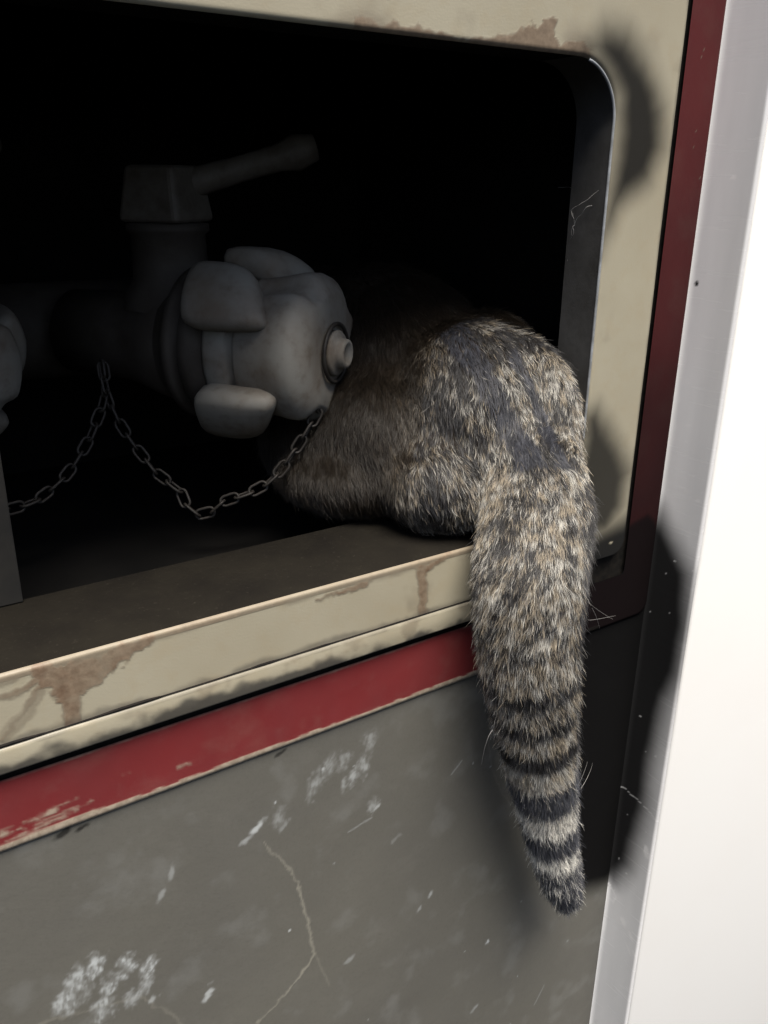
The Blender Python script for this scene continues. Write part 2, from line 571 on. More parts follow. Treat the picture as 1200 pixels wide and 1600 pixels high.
# rings of the frame: inner rounded rectangle -> outer rounded rectangle ---------------
def rrect(x0, x1, z0, z1, r, n):
    """n points round a rounded rectangle, evenly by angle sector so that two loops can be bridged"""
    pts = []
    segs = [((x1 - r, z1 - r), 0), ((x0 + r, z1 - r), 90), ((x0 + r, z0 + r), 180), ((x1 - r, z0 + r), 270)]
    for k, ((cx, cz), a0) in enumerate(segs):
        nc = 24
        for i in range(nc + 1):
            a = math.radians(a0 + 90 * i / nc)
            pts.append((cx + r * math.cos(a), cz + r * math.sin(a)))
        nx = segs[(k + 1) % 4]
        a = math.radians(a0 + 90)
        p0 = np.array([cx + r * math.cos(a), cz + r * math.sin(a)])
        p1 = np.array([nx[0][0] + r * math.cos(a), nx[0][1] + r * math.sin(a)])
        for i in range(1, n):
            pts.append(tuple(p0 + (p1 - p0) * i / n))
    pts.append(pts[0])
    return np.array(pts)


def ring_mesh(name, inner, outer, y_fn, m_across, paint, n_long=620):
    A = rrect(*inner, n_long)
    B = rrect(*outer, n_long)
    t = np.linspace(0, 1, m_across)
    P = A[:, None, :] * (1 - t)[None, :, None] + B[:, None, :] * t[None, :, None]
    x, z = P[..., 0].ravel(), P[..., 1].ravel()
    T = np.broadcast_to(t, P.shape[:2]).ravel()
    y = y_fn(T, x, z)
    return sheet_mesh(name, np.stack([x, y, z], 1), P.shape[0], m_across, paint(x, z, T))


OPEN_R = (X_LEFT, X_OPEN, Z_LIP, Z_TOP, 0.029)


def paint_cream(x, z, T):
    R = np.zeros_like(x)
    S = lambda pts, w, k=1.0, e=.0010, wp=.0010, sd=3: k * stroke(x, z, pts, w, e, wp, sd)
    parts = [
        # T-shaped rust run at the right of the sill
        S([(500, 898), (540, 884), (590, 876), (630, 872), (652, 884)], (.0013, .0026), .55),
        S([(652, 884), (655, 915), (655, 958)], (.0024, .0030), .85, sd=8),
        S([(650, 892), (670, 880), (690, 866), (712, 852)], (.0022, .0016), .9, sd=9),
        S([(490, 934), (515, 924), (545, 916), (565, 908)], (.0006, .0022), .9, sd=10),
        S([(545, 916), (600, 888), (640, 878)], (.0012, .0012), .5, sd=12),
        # the big brown run at the left
        S([(110, 1130), (110, 1098), (108, 1075)], (.0034, .0040), .9, sd=13),
        S([(108, 1075), (75, 1052), (62, 1040)], (.0055, .0050), .92, wp=.0018, sd=14),
        S([(105, 1062), (150, 1040), (195, 1014), (226, 996)], (.0085, .0018), .88, wp=.0020, sd=15),
        S([(105, 1045), (160, 1022), (215, 1000)], (.0060, .0012), .8, wp=.0020, sd=16),
        S([(0, 1152), (20, 1125), (42, 1095), (58, 1068)], (.0012, .0014), .65, sd=17),
        S([(8, 1140), (35, 1112), (58, 1075)], (.0035, .0030), .38, sd=18),
        S([(0, 1085), (30, 1074), (55, 1058)], (.0016, .0018), .8, sd=19),
        S([(0, 1062), (35, 1046), (60, 1040)], (.0012, .0010), .45, sd=20),
        S([(226, 996), (232, 993)], .0022, .9, sd=21),
    ]
    for p_ in parts: R = np.maximum(R, p_)
    R = R * (.62 + .55 * fbm(x, z, .005, 31)) * (.8 + .4 * fbm(x * 3, z, .02, 32))
    # brown worn line just under the lip
    ed = fbm(x, z, .02, 33)
    R = np.maximum(R, (1 - sstep(.0010, .0050, Z_LIP - z + (ed - .5) * .008)) * (z < Z_LIP + .001) * (x < .33) * .45)
    R = np.maximum(R, (T < .10) * (z < Z_LIP + .002) * (x < .345) * (.35 + .45 * fbm(x, z, .03, 34)))
    # top edge: flaked brown patches
    top = (z > Z_TOP - .002) & (x > 0.0)
    fl = np.zeros_like(x)
    fl = np.maximum(fl, (1 - sstep(.0, .0022, z - Z_TOP - .0018 - (fbm(x, z, .010, 35) - .42) * .014)) * (x > .21) * (x < .345) * .8)
    q = d_poly(x + (fbm(x, z, .004, 36) - .5) * .006, z + (fbm(x, z, .004, 37) - .5) * .006,
               wall_pts([(805, 72), (812, 48), (822, 34), (832, 44), (838, 30), (852, 34), (860, 36), (858, 55), (870, 72), (868, 84), (806, 80)]))
    fl = np.maximum(fl, (1 - sstep(-.0006, .0006, q)) * .8)
    fl = np.maximum(fl, sstep(.50, .72, fbm(x, z, .030, 38)) * (1 - sstep(.004, .02, z - Z_TOP)) * .35)
    R = np.maximum(R, np.where(top, fl, 0))
    R = np.maximum(R, sstep(.63, .8, fbm(x, z, .025, 39)) * .25)
    # grime collecting over the groove line
    B = (1 - sstep(.0, .0035, z - Z_GROOVE + (fbm(x, z, .012, 44) - .5) * .006)) * .55
    B = np.maximum(B, (1 - sstep(.0, .0016, np.abs(x - X_CREAM) + (fbm(x, z, .012, 45) - .5) * .002)) * .5)
    # small white chip on the stile
    G = smudge(x, z)
    chip = np.maximum(blob(x, z, (948, 845), .0016, .5, .4, 2.0, 46, .3), 0)
    return np.stack([R * (1 - chip), G * (1 - chip), B], 1)


def y_cream(T, x, z):
    # pressed sheet: a small rolled bead at the opening, then flat, slightly dished
    bead = np.where(T < .05, (1 - np.cos(np.clip(T / .05, 0, 1) * math.pi / 2)) , 1)
    return -0.0035 + (1 - np.sqrt(np.clip(1 - (1 - np.clip(T / .05, 0, 1)) ** 2, 0, 1))) * 0.0018 + (vnoise(x, z, .05, 90) - .5) * .0004


me = ring_mesh('frame_face', OPEN_R, (X_LEFT - .046, X_CREAM, Z_GROOVE, Z_TOP + .047, .010), y_cream, 56, paint_cream)
cabpart(link('frame_face', me, CREAM))
tag(bpy.data.objects['frame_face'], 'cream pressed frame round the opening, rust runs and dark smudges')


m = NT('bare_sheet_edge')
EDGE = m.done(m.mix(m.ramp(m.noise(120, 4), 0.35, 0.65), (0.30, 0.32, 0.35), (0.18, 0.19, 0.20)), 0.5, 0.4)
_a = rrect(*OPEN_R, 160)[:-1]
_a = np.roll(_a, 80, axis=0)
_a = [p for p in _a if p[0] > X_OPEN - .022 and p[1] > .12]
_a = sorted(_a, key=lambda p: math.atan2(p[1] - .20, p[0] - .30))
cabpart(from_bm('edge_bead', tube([(p[0] + .0002, -.0022, p[1]) for p in _a], .00075, 10), EDGE))


# the reveal: the frame turned inwards, in four plates joined as one ring of strips (sill darker)
def reveal(name, idx_test, mat, depth=.024, left=False):
    A = rrect(*OPEN_R, 120)[:-1]
    A = np.roll(A, -{'side_reveal': 60}.get(name, 0), axis=0) if not left else A
    ys = np.array([-0.0018, 0.0, 0.010, 0.016, depth])
    P = np.array([[(p[0], yy, p[1]) for yy in ys] for p in A])
    cx, cz = .1, .19
    keep = [i for i, p in enumerate(A) if idx_test(p)]
    # split into runs
    runs, cur = [], [keep[0]]
    for i in keep[1:]:
        if i == cur[-1] + 1: cur.append(i)
        else:
            runs.append(cur)
            cur = [i]
    runs.append(cur)
    run = max(runs, key=len)
    Q = P[run].reshape(-1, 3)
    me = sheet_mesh(name, Q, len(run), len(ys), np.zeros((len(Q), 3)))
    return cabpart(link(name, me, mat))


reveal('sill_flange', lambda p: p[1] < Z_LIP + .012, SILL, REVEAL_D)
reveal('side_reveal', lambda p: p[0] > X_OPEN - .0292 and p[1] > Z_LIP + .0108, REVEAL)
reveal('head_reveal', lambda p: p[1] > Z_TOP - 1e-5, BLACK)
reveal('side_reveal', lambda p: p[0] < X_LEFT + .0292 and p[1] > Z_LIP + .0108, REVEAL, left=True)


# cream ledge strip under the frame face
def build_ledge():
    xs = np.arange(-.232, .352, .0010)
    prof = [(0.000, Z_GROOVE - .0002), (-.0040, Z_GROOVE - .0004), (-.0052, Z_GROOVE - .0012)]
    n = 16
    prof += [(-.0054 - .0003 * math.sin(k / n * math.pi), Z_GROOVE - .0020 - (Z_GROOVE - Z_GAP - .0032) * k / n) for k in range(n + 1)]
    prof += [(-.0048, Z_GAP + .0008), (0.000, Z_GAP + .0007)]
    P = np.array([[(xx, py, pz) for py, pz in prof] for xx in xs]).reshape(-1, 3)
    x, z = P[:, 0], P[:, 2]
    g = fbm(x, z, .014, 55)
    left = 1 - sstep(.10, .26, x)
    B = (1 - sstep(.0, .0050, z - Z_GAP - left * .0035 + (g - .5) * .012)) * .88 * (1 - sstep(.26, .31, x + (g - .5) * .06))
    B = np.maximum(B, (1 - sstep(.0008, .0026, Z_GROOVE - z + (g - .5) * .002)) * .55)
    R = sstep(.52, .75, fbm(x, z, .012, 57)) * .3
    me = sheet_mesh('ledge_strip', P, len(xs), len(prof), np.stack([R, smudge(x, z), B], 1))
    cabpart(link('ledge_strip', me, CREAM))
    # the dark, partly broken sealant line in the groove
    xs = np.arange(-.232, .352, .0012)
    w = .00005 + .0007 * sstep(.42, .72, fbm(xs, xs * 0, .03, 58)) * (1 - .85 * sstep(.16, .24, xs))
    P = []
    for xx, ww in zip(xs, w):
        P += [(xx, -.0036, Z_GROOVE - .0003), (xx, -.0044 - ww * .4, Z_GROOVE - .0001), (xx, -.0040, Z_GROOVE + ww), (xx, -.0030, Z_GROOVE + ww * 1.1)]
    me = sheet_mesh('sealant_line', np.array(P), len(xs), 4, None)
    cabpart(link('sealant_line', me, GAP))


build_ledge()


# black gasket in the gap between cream frame and red band
def ring_simple(name, inner, outer, y, mat):
    me = ring_mesh(name, inner, outer, lambda T, x, z: 0 * x + y, 2, lambda x, z, T: np.zeros((len(x), 3)), 60)
    return cabpart(link(name, me, mat))


ring_simple('gasket', (X_LEFT - .03, X_CREAM - .006, Z_GROOVE + .006, Z_TOP + .03, .012), (X_LEFT - .055, X_RED0 + .004, Z_RED1 - .004, Z_TOP + .055, .006), 0.0010, GAP)


def paint_red(x, z, T):
    n = fbm(x, z, .006, 65)
    n2 = fbm(x, z, .04, 66)
    # bare worn lower edge
    w = .0026 + .0024 * n2 + .0016 * (1 - sstep(.02, .12, x)) * n
    R = (1 - sstep(-.0003, .0004, z - (Z_REDB + w) + (n - .5) * .0016)) * (x < .40) * .9
    for a, b, ww, k in [((0, 1302), (85, 1262), .0011, .8), ((10, 1312), (120, 1262), .0009, .6), ((0, 1296), (60, 1272), .0006, .7), ((40, 1290), (140, 1250), .0006, .55),
                        ((70, 1300), (150, 1262), .0008, .7), ((60, 1268), (120, 1245), .0004, .5), ((95, 1066), (118, 1054), .0010, .5),
                        ((455, 1058), (466, 1050), .0007, .5), ((280, 1196), (292, 1192), .0012, .55), ((190, 1208), (200, 1204), .0006, .35)]:
        R = np.maximum(R, k * stroke(x, z, [a, b], ww, .0007, .0006, 68) * sstep(.28, .6, fbm(x, z, .004, 69)))
    # worn upper edge
    R = np.maximum(R, (1 - sstep(.0, .0012, Z_RED1 - .0006 - z + (n - .5) * .002)) * (x < .40) * sstep(.35, .65, n2) * .45)
    # scuff haze
    R = np.maximum(R, sstep(.5, .8, fbm(x, z, .018, 70)) * .05)
    # specks on the right-hand band
    for px in [(1092, 90), (1096, 78), (1084, 205), (1080, 230), (1090, 278)]:
        R = np.maximum(R, .55 * blob(x, z, px, .0010, .5, .9, 2.0, 72, .3))
    B = (1 - sstep(.0, .0006, Z_RED1 - z)) * (x < X_RED0) * .8
    right = (x > X_RED0 - .001)
    G = smudge(x, z)
    # grime and the jamb's shade painted into the right-hand band, darker lower down
    grime_shade = np.where(right, .55 + .36 * (1 - sstep(.06, .33, z + (fbm(x, z, .05, 73) - .5) * .06)), 0)
    return np.stack([R, np.maximum(G, grime_shade), B], 1)


# red band: flat ring with a lip on its outer edge
def y_red(T, x, z):
    e = np.clip((T - .94) / .06, 0, 1)
    return -0.0016 + e * e * .0012


me = ring_mesh('red_band', (X_LEFT - .052, X_RED0, Z_RED1, Z_TOP + .052, .004), (X_LEFT - .09, X_JAMB - .0010, Z_REDB, Z_TOP + .09, .0085), y_red, 40, paint_red)
cabpart(link('red_band', me, RED))
tag(bpy.data.objects['red_band'], 'red painted band round the frame with worn lower edge')


# jamb on the right, coming out 34 mm towards the viewer, and a fillet at the corner
def build_jamb():
    zs = np.arange(-.56, .44, .0011)
    prof = [(X_JAMB - .0016, -.0002), (X_JAMB - .0009, -.0006), (X_JAMB - .0003, -.0016), (X_JAMB, -.0030)]
    prof += [(X_JAMB + .0006 * math.sin(k / 30 * math.pi), -.0030 - .0300 * k / 30) for k in range(1, 31)]
    prof += [(X_JAMB + .0006, -.0338), (X_JAMB + .0020, -.0342)]
    prof = np.array(prof)
    P = np.array([[(px, py, zz) for px, py in prof] for zz in zs]).reshape(-1, 3)
    s, z = X_JAMB - P[:, 1], P[:, 2]           # unfolded coordinate
    G = smudge(s, z)
    R = np.zeros_like(z)

    def chip(px, r, ang, asp, k=1.0, sd=1):
        nonlocal R
        c = atx(*px, X_JAMB)
        dx, dz = s - (X_JAMB - c[1]), z - c[2]
        u, v = dx * math.cos(ang) + dz * math.sin(ang), (-dx * math.sin(ang) + dz * math.cos(ang)) * asp
        q = np.hypot(u, v) / r + (fbm(s, z, .003, sd) - .5) * .9
        R = np.maximum(R, (1 - sstep(.55, 1.15, q)) * k)
    chip((1009, 1331), .0060, 1.9, 1.9)
    chip((973, 1440), .0052, 2.0, 1.5, 1, 2)
    chip((985, 1463), .0052, 2.1, 2.4, .9, 3)
    chip((981, 1483), .0065, 2.2, 6, .8, 4)
    chip((990, 1490), .0028, 2.2, 2, .9, 5)
    chip((1090, 783), .0024, .3, 1.6, .7, 6)
    chip((1145, 277), .0018, .3, 1.6, .9, 7)
    chip((1075, 665), .0030, .1, 3, .6, 8)
    chip((1072, 690), .0022, .1, 3, .5, 9)
    chip((1024, 1182), .0016, .3, 1.4, .3, 10)

    def line(pxs, w, k, sd):
        nonlocal R
        pts = [((X_JAMB - atx(*p, X_JAMB)[1]), atx(*p, X_JAMB)[2]) for p in pxs]
        d, t = d_line(s + (vnoise(s, z, .004, sd) - .5) * .001, z + (vnoise(s, z, .004, sd + 2) - .5) * .001, pts)
        R = np.maximum(R, (1 - sstep(w * .4, w * 1.4, d)) * k)
    line([(972, 1228), (1000, 1255), (1016, 1270), (1030, 1290)], .0006, .42, 2)
    line([(952, 1378), (962, 1402), (958, 1410), (950, 1400)], .0009, .8, 3)
    line([(952, 1385), (949, 1420), (945, 1452)], .0011, .9, 4)
    line([(985, 1180), (972, 1230), (968, 1300), (962, 1350)], .0005, .10, 5)
    r2 = np.random.default_rng(3)
    for _ in range(40):
        cs, cz, rr = r2.uniform(.451, .483), r2.uniform(-.4, .33), r2.uniform(.0004, .0010)
        R = np.maximum(R, (1 - sstep(.5, 1.3, np.hypot(s - cs, z - cz) / rr)) * r2.uniform(.15, .6))
    corner_glint = (1 - sstep(.4500, .4530, s + (fbm(s, z, .012, 14) - .5) * .003)) * sstep(.05, .11, z) * .85  # bright highlight on the upper corner, painted into the jamb colour
    R = np.maximum(R, corner_glint)
    # two dark nicks in the edge
    for px in [(1088, 443), (1059, 573)]:
        c = atx(*px, X_JAMB)
        G = np.maximum(G, 1 - sstep(.6, 1.2, np.hypot(s - (X_JAMB - c[1]), z - c[2]) / .0016))
    G = np.where(R > .25, G * (1 - R), G)
    me = sheet_mesh('jamb', P, len(zs), len(prof), np.stack([R, G, 0 * R], 1))
    o = cabpart(link('jamb', me, JAMB))
    tag(o, 'glossy grey side jamb with a black smudge')


build_jamb()

# white door leaf standing open to the right of the jamb, hinged on it
hx, hy = X_JAMB + .0022, -.0345
DANG = math.radians(-14)      # leaf not quite swung back to the wall line
bm = bmesh.new()
bm_box(bm, (0, 0, -.60), (.62, .020, .50))
bmesh.ops.bevel(bm, geom=bm.edges[:], offset=.0022, segments=3, profile=.5, affect='EDGES')
door = from_bm('door', bm, WHITE)
door.location = (hx, hy, 0)
door.rotation_euler = (0, 0, DANG)
cabpart(door)
tag(door, 'white painted door standing open against the light')
# dark interior box -----------------------------------------------------------------------
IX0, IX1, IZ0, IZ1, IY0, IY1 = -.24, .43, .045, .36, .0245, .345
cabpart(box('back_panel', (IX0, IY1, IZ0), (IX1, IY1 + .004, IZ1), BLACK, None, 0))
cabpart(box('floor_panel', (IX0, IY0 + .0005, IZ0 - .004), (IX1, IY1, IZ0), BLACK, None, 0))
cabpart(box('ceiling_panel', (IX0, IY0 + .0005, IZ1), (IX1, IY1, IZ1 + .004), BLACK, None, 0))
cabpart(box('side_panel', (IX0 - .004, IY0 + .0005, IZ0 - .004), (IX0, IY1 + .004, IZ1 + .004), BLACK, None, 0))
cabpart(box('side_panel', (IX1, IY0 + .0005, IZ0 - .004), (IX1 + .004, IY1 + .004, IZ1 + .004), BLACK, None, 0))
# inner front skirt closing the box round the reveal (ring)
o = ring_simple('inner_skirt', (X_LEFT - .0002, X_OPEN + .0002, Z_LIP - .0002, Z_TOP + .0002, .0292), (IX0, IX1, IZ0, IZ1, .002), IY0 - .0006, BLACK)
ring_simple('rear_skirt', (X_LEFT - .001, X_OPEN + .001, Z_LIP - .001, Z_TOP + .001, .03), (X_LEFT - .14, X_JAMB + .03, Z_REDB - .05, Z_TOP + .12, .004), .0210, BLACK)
# steel angle standing on the sill at the left
bm = bmesh.new()
bm_box(bm, (.020, .0585, Z_LIP + .0004), (.0635, .0615, .300))
bm_box(bm, (.020, .0300, Z_LIP + .0004), (.0230, .0580, .300))
bmesh.ops.bevel(bm, geom=bm.edges[:], offset=.0005, segments=2, profile=.5, affect='EDGES')
cabpart(from_bm('corner_post', bm, POST, None, False))

# ------------------------------------------------------------------ hydrant valves
FACE = at(520, 551, .09)
AXA = math.radians(35)
AX = np.array([math.sin(AXA), -math.cos(AXA), 0])


def lug_mesh(a0, half, s0, s1, r0, r1, skew):
    """one cast claw of the coupling ring: a rounded, tapering block bent round the axis"""
    bm = bmesh.new()
    na, ns, nr = 10, 7, 4
    V = {}
    for i in range(na + 1):
        for j in range(ns + 1):
            for k in range(nr + 1):
                if 0 < i < na and 0 < j < ns and 0 < k < nr: continue
                u, w, q = i / na * 2 - 1, j / ns * 2 - 1, k / nr * 2 - 1
                # superellipsoid rounding
                p = 5.5
                L = (abs(u) ** p + abs(w) ** p + abs(q) ** p) ** (1 / p)
                mx = max(abs(u), abs(w), abs(q), 1e-6)
                f = mx / max(L, 1e-6)
                u, w, q = u * f, w * f, q * f
                ang = a0 + u * half * (1 - .14 * ((w + 1) / 2) ** 1.5)
                s = (s0 + s1) / 2 + w * (s1 - s0) / 2 + skew * 1.2 * u * (s1 - s0) / 2 * (0.4 + .6 * (w + 1) / 2)
                r = (r0 + r1) / 2 + q * (r1 - r0) / 2 - .0050 * max(w, 0) ** 2 + .0015 * (1 - abs(u))
                V[i, j, k] = bm.verts.new((s, r * math.cos(ang), r * math.sin(ang)))

    def quad(*ids):
        bm.faces.new([V[t] for t in ids])
    for i in range(na):
        for j in range(ns):
            for k in (0, nr): quad((i, j, k), (i + 1, j, k), (i + 1, j + 1, k), (i, j + 1, k))
    for i in range(na):
        for k in range(nr):
            for j in (0, ns): quad((i, j, k), (i + 1, j, k), (i + 1, j, k + 1), (i, j, k + 1))
    for j in range(ns):
        for k in range(nr):
            for i in (0, na): quad((i, j, k), (i, j + 1, k), (i, j + 1, k + 1), (i, j, k + 1))
    bmesh.ops.recalc_face_normals(bm, faces=bm.faces[:])
    return bm


def make_valve():
    """local X is the outlet axis, origin at the cap's face; Z up"""
    root = empty('hydrant_valve')
    cap_prof = [(.0, .0), (0, .012), (.0002, .024), (.0, .0310), (-.0008, .0345), (-.0030, .0385), (-.0062, .0424), (-.0100, .0440), (-.0160, .0440), (-.0210, .0430), (-.0260, .0419), (-.0320, .0408),
                (-.0420, .0400), (-.0436, .0394), (-.0446, .0360), (-.0474, .0358), (-.0482, .0395), (-.0494, .0408), (-.0600, .0408), (-.0625, .0400), (-.0630, .02)]
    # close-spaced loops make the shoulder readable and let two notches be pressed in
    bm = lathe(cap_prof, 128)
    for v in bm.verts:
        r = math.hypot(v.co.y, v.co.z)
        t = math.atan2(v.co.z, v.co.y)
        if -.043 < v.co.x < -.0005 and r > .03:
            for c0 in (math.radians(112), math.radians(-112), math.radians(40), math.radians(-40)):
                d = (t - c0 + math.pi) % (2 * math.pi) - math.pi
                f = math.exp(-(d / .20) ** 4) * .12 * min(1, max(0, (r - .03) / .008))
                v.co.y *= 1 - f
                v.co.z *= 1 - f
    cap = from_bm('cap', bm, ALLOY, root)
    bos = from_bm('boss', lathe([(.0002, .0), (.0002, .0128), (.0030, .0130), (.0042, .0120), (.0046, .0090), (.0062, .0086), (.0092, .0082), (.0098, .0070), (.0098, .0058),
                                 (.0090, .0052), (.0090, .0)], 48), ALLOY, cap)
    bm = tube([(.0022, .0165 * math.cos(t), .0165 * math.sin(t)) for t in np.linspace(0, 2 * math.pi, 41)], .0012, 8)
    from_bm('swivel_ring', bm, CHAIN, cap)
    # angles measured from the side that faces the viewer's left (+Y local is away): near side = 180 degrees
    near = math.pi
    for ang, half, s0, s1, sk in [(near - math.radians(44), .44, -.0730, -.0270, .30), (near - math.radians(108), .44, -.0660, -.0280, -.35),
                                  (near + math.radians(48), .50, -.0700, -.0250, -.45), (near + math.radians(116), .44, -.0680, -.0260, .3), (near + math.radians(186), .44, -.0680, -.0260, .3)]:
        from_bm('lug', lug_mesh(ang, half, s0, s1, .0380, .0560, sk), ALLOY, cap)
    from_bm('coupling', lathe([(-.0625, .02), (-.0630, .0390), (-.0700, .0440), (-.0760, .0445), (-.0770, .0400), (-.0800, .0395), (-.0810, .0450), (-.0860, .0455), (-.0875, .0400), (-.0980, .036)], 72), PIPE, root)
    from_bm('body', lathe([(-.0900, .02), (-.0920, .0330), (-.1000, .0370), (-.1120, .0340), (-.1280, .0290), (-.1400, .0270), (-.1800, .0265), (-.1810, .01)], 64), PIPE, root)
    bon = from_bm('bonnet', lathe([(.020, .0300), (.030, .0270), (.036, .0225), (.062, .0215), (.0640, .0240), (.0680, .0240), (.0690, .018)], 48, 'Z'), PIPE, root)
    bon.location = (-.106, 0, 0)
    # tapered square handle hub with its lever
    bm = bmesh.new()
    vs = bm_box(bm, (-.0205, -.0205, .069), (.0205, .0205, .100))
    for v in vs:
        if v.co.z > .09: v.co.x *= .80; v.co.y *= .80
    bmesh.ops.bevel(bm, geom=bm.edges[:], offset=.0035, segments=3, profile=.5, affect='EDGES')
    from_bm('washer', lathe([(.0630, .0200), (.0632, .0225), (.0655, .0232), (.0672, .0225), (.0674, .02)], 48, 'Z'), ALLOY, bon)
    hub = from_bm('handle_hub', bm, HANDLE, root, False)
    hub.location = (-.106, 0, 0)
    return root


valve = make_valve()
valve.location = Vector(FACE)
valve.rotation_euler = (0, 0, math.atan2(AX[1], AX[0]))
tag(valve, 'capped hydrant outlet valve with lever handle, beside the cat', 'valve', 'hydrant outlet valves')

hub_w = FACE - .106 * AX
# lever of the nearer valve: from the hub up to the right
inv = (Matrix.Translation(Vector(FACE)) @ Matrix.Rotation(valve.rotation_euler.z, 4, 'Z')).inverted()
p0 = Vector((hub_w[0], hub_w[1], FACE[2] + .086))
p1 = Vector(at(492, 230, hub_w[1] - .03))
pts = [p0.lerp(p1, t) for t in np.linspace(0, 1, 9)]
bm = tube([inv @ p for p in pts], [.0085, .0086, .0082, .0078, .0074, .0074, .0078, .0105, .0075], 20)
lev = from_bm('lever', bm, HANDLE, valve)


def copy_tree(o, parent=None):
    c = o.copy()
    COL.objects.link(c)
    c.parent = parent
    for ch in [k for k in bpy.data.objects if k.parent == o]:
        copy_tree(ch, c)
    return c


valve2 = copy_tree(valve)
valve2.location = Vector(FACE) + Vector((-.200, .050, .0))
valve2.rotation_euler = (0, 0, math.radians(5 - 90))
valve2['label'] = 'capped hydrant outlet valve farther from the cat, behind the dark corner post'

# supply pipe joining the two valves
bm = tube([(-.20, .270, FACE[2] - .002), (.02, .270, FACE[2] - .002), (.165, .262, FACE[2] - .002), (.26, .262, FACE[2] - .002)], .031, 40)
tag(from_bm('supply_pipe', bm, PIPE), 'dark horizontal supply pipe joining the two capped valves', 'pipe')
bm = tube([(.1455, .172, .1585), (.1430, .168, .1560)], .004, 12)


# ------------------------------------------------------------------ chains
def link_mesh(L, w, r):
    pts = []
    h = L / 2 - w / 2
    for k in range(9):
        a = -math.pi / 2 + math.pi * k / 8
        pts.append((h + w / 2 * math.cos(a), w / 2 * math.sin(a), 0))
    for k in range(9):
        a = math.pi / 2 + math.pi * k / 8
        pts.append((-h + w / 2 * math.cos(a), w / 2 * math.sin(a), 0))
    n = len(pts)
    bm = bmesh.new()
    rings = []
    for i in range(n):
        p = Vector(pts[i])
        d = (Vector(pts[(i + 1) % n]) - Vector(pts[i - 1])).normalized()
        a = Vector((0, 0, 1))
        b = d.cross(a)
        rings.append([bm.verts.new(p + r * (math.cos(t) * a + math.sin(t) * b)) for t in np.linspace(0, 2 * math.pi, 7)[:-1]])
    for i in range(n):
        A, B = rings[i], rings[(i + 1) % n]
        for k in range(6): bm.faces.new((A[k], A[(k + 1) % 6], B[(k + 1) % 6], B[k]))
    bmesh.ops.recalc_face_normals(bm, faces=bm.faces[:])
    me = bpy.data.meshes.new('link')
    bm.to_mesh(me)
    bm.free()
    me.materials.append(CHAIN)
    me.polygons.foreach_set('use_smooth', [True] * len(me.polygons))
    return me


LINK = link_mesh(.0112, .0058, .00085)


def chain(pts, label):
    P = np.array(pts)
    # smooth + resample
    d = np.r_[0, np.cumsum(np.linalg.norm(np.diff(P, axis=0), axis=1))]
    pitch = .0090
    n = max(2, int(d[-1] / pitch))
    s = np.linspace(0, d[-1], n * 6 + 1)
    Q = np.stack([np.interp(s, d, P[:, i]) for i in range(3)], 1)
    root = empty('cap_chain', Q[0])
    tag(root, label, 'chain', 'cap chains')
    for k in range(n):
        a, b = Q[k * 6], Q[k * 6 + 6]
        dirv = Vector(b - a).normalized()
        o = bpy.data.objects.new('link', LINK)
        COL.objects.link(o)
        q = dirv.to_track_quat('X', 'Z')
        roll = (math.pi / 2 if k % 2 else 0) + random.uniform(-.45, .45) + .5
        o.rotation_mode = 'QUATERNION'
        from mathutils import Quaternion
        o.rotation_quaternion = q @ Quaternion((1, 0, 0), roll)
        o.location = Vector((a + b) / 2) - Vector(Q[0])
        o.parent = root
    return root


px_chain = [(503, 618), (497, 645), (470, 690), (440, 735), (408, 763), (375, 776), (352, 780), (335, 798), (312, 806), (292, 792), (283, 768), (262, 752),
            (243, 738), (226, 716), (205, 690), (186, 660), (172, 630), (163, 600), (158, 566)]
yy = np.interp(np.linspace(0, 1, len(px_chain)), [0, .12, .5, 1], [.083, .086, .115, .165])
chain([at(p[0], p[1], Y) for p, Y in zip(px_chain, yy)], 'thin dull steel chain hanging in a loop from the cap beside the cat')
px_chain2 = [(160, 568), (166, 605), (158, 640), (140, 685), (118, 724), (92, 756), (60, 780), (22, 796), (-25, 800), (-60, 780)]
yy = np.linspace(.166, .125, len(px_chain2))
chain([at(p[0], p[1], Y) for p, Y in zip(px_chain2, yy)], 'thin dull steel chain sagging towards the farther cap, behind the corner post')

# ------------------------------------------------------------------ the cat
TAIL = [((.3270, .050, .140), .0300), ((.3260, .022, .127), .0300), ((.3220, -.006, .110), .0295), ((.3110, -.026, .090), .0290)] + \
       [(tuple(at(px, py, Y)), r) for px, py, Y, r in [(827, 905, -.0410, .0278), (825, 960, -.0425, .0268), (826, 1020, -.0425, .0254), (832, 1080, -.0415, .0236), (838, 1140, -.0400, .0214),
                                                        (846, 1200, -.0380, .0190), (855, 1260, -.0365, .0166), (864, 1320, -.0345, .0140), (875, 1368, -.0330, .0122), (885, 1402, -.0320, .0088)]]
ELL = [((.3240, .050, .135), (.044, .058, .050)), ((.3410, .026, .127), (.0255, .043, .052)), ((.2880, .092, .112), (.045, .060, .048)), ((.2720, .128, .0950), (.042, .052, .0280)),
       ((.3240, .150, .140), (.068, .095, .068)), ((.3300, .235, .135), (.062, .080, .066)), ((.2780, .120, .1050), (.052, .060, .045)), ((.3600, .075, .130), (.030, .050, .055)),
       ((.2940, .035, .0985), (.038, .038, .0300)), ((.2740, .098, .0920), (.052, .056, .0260))]


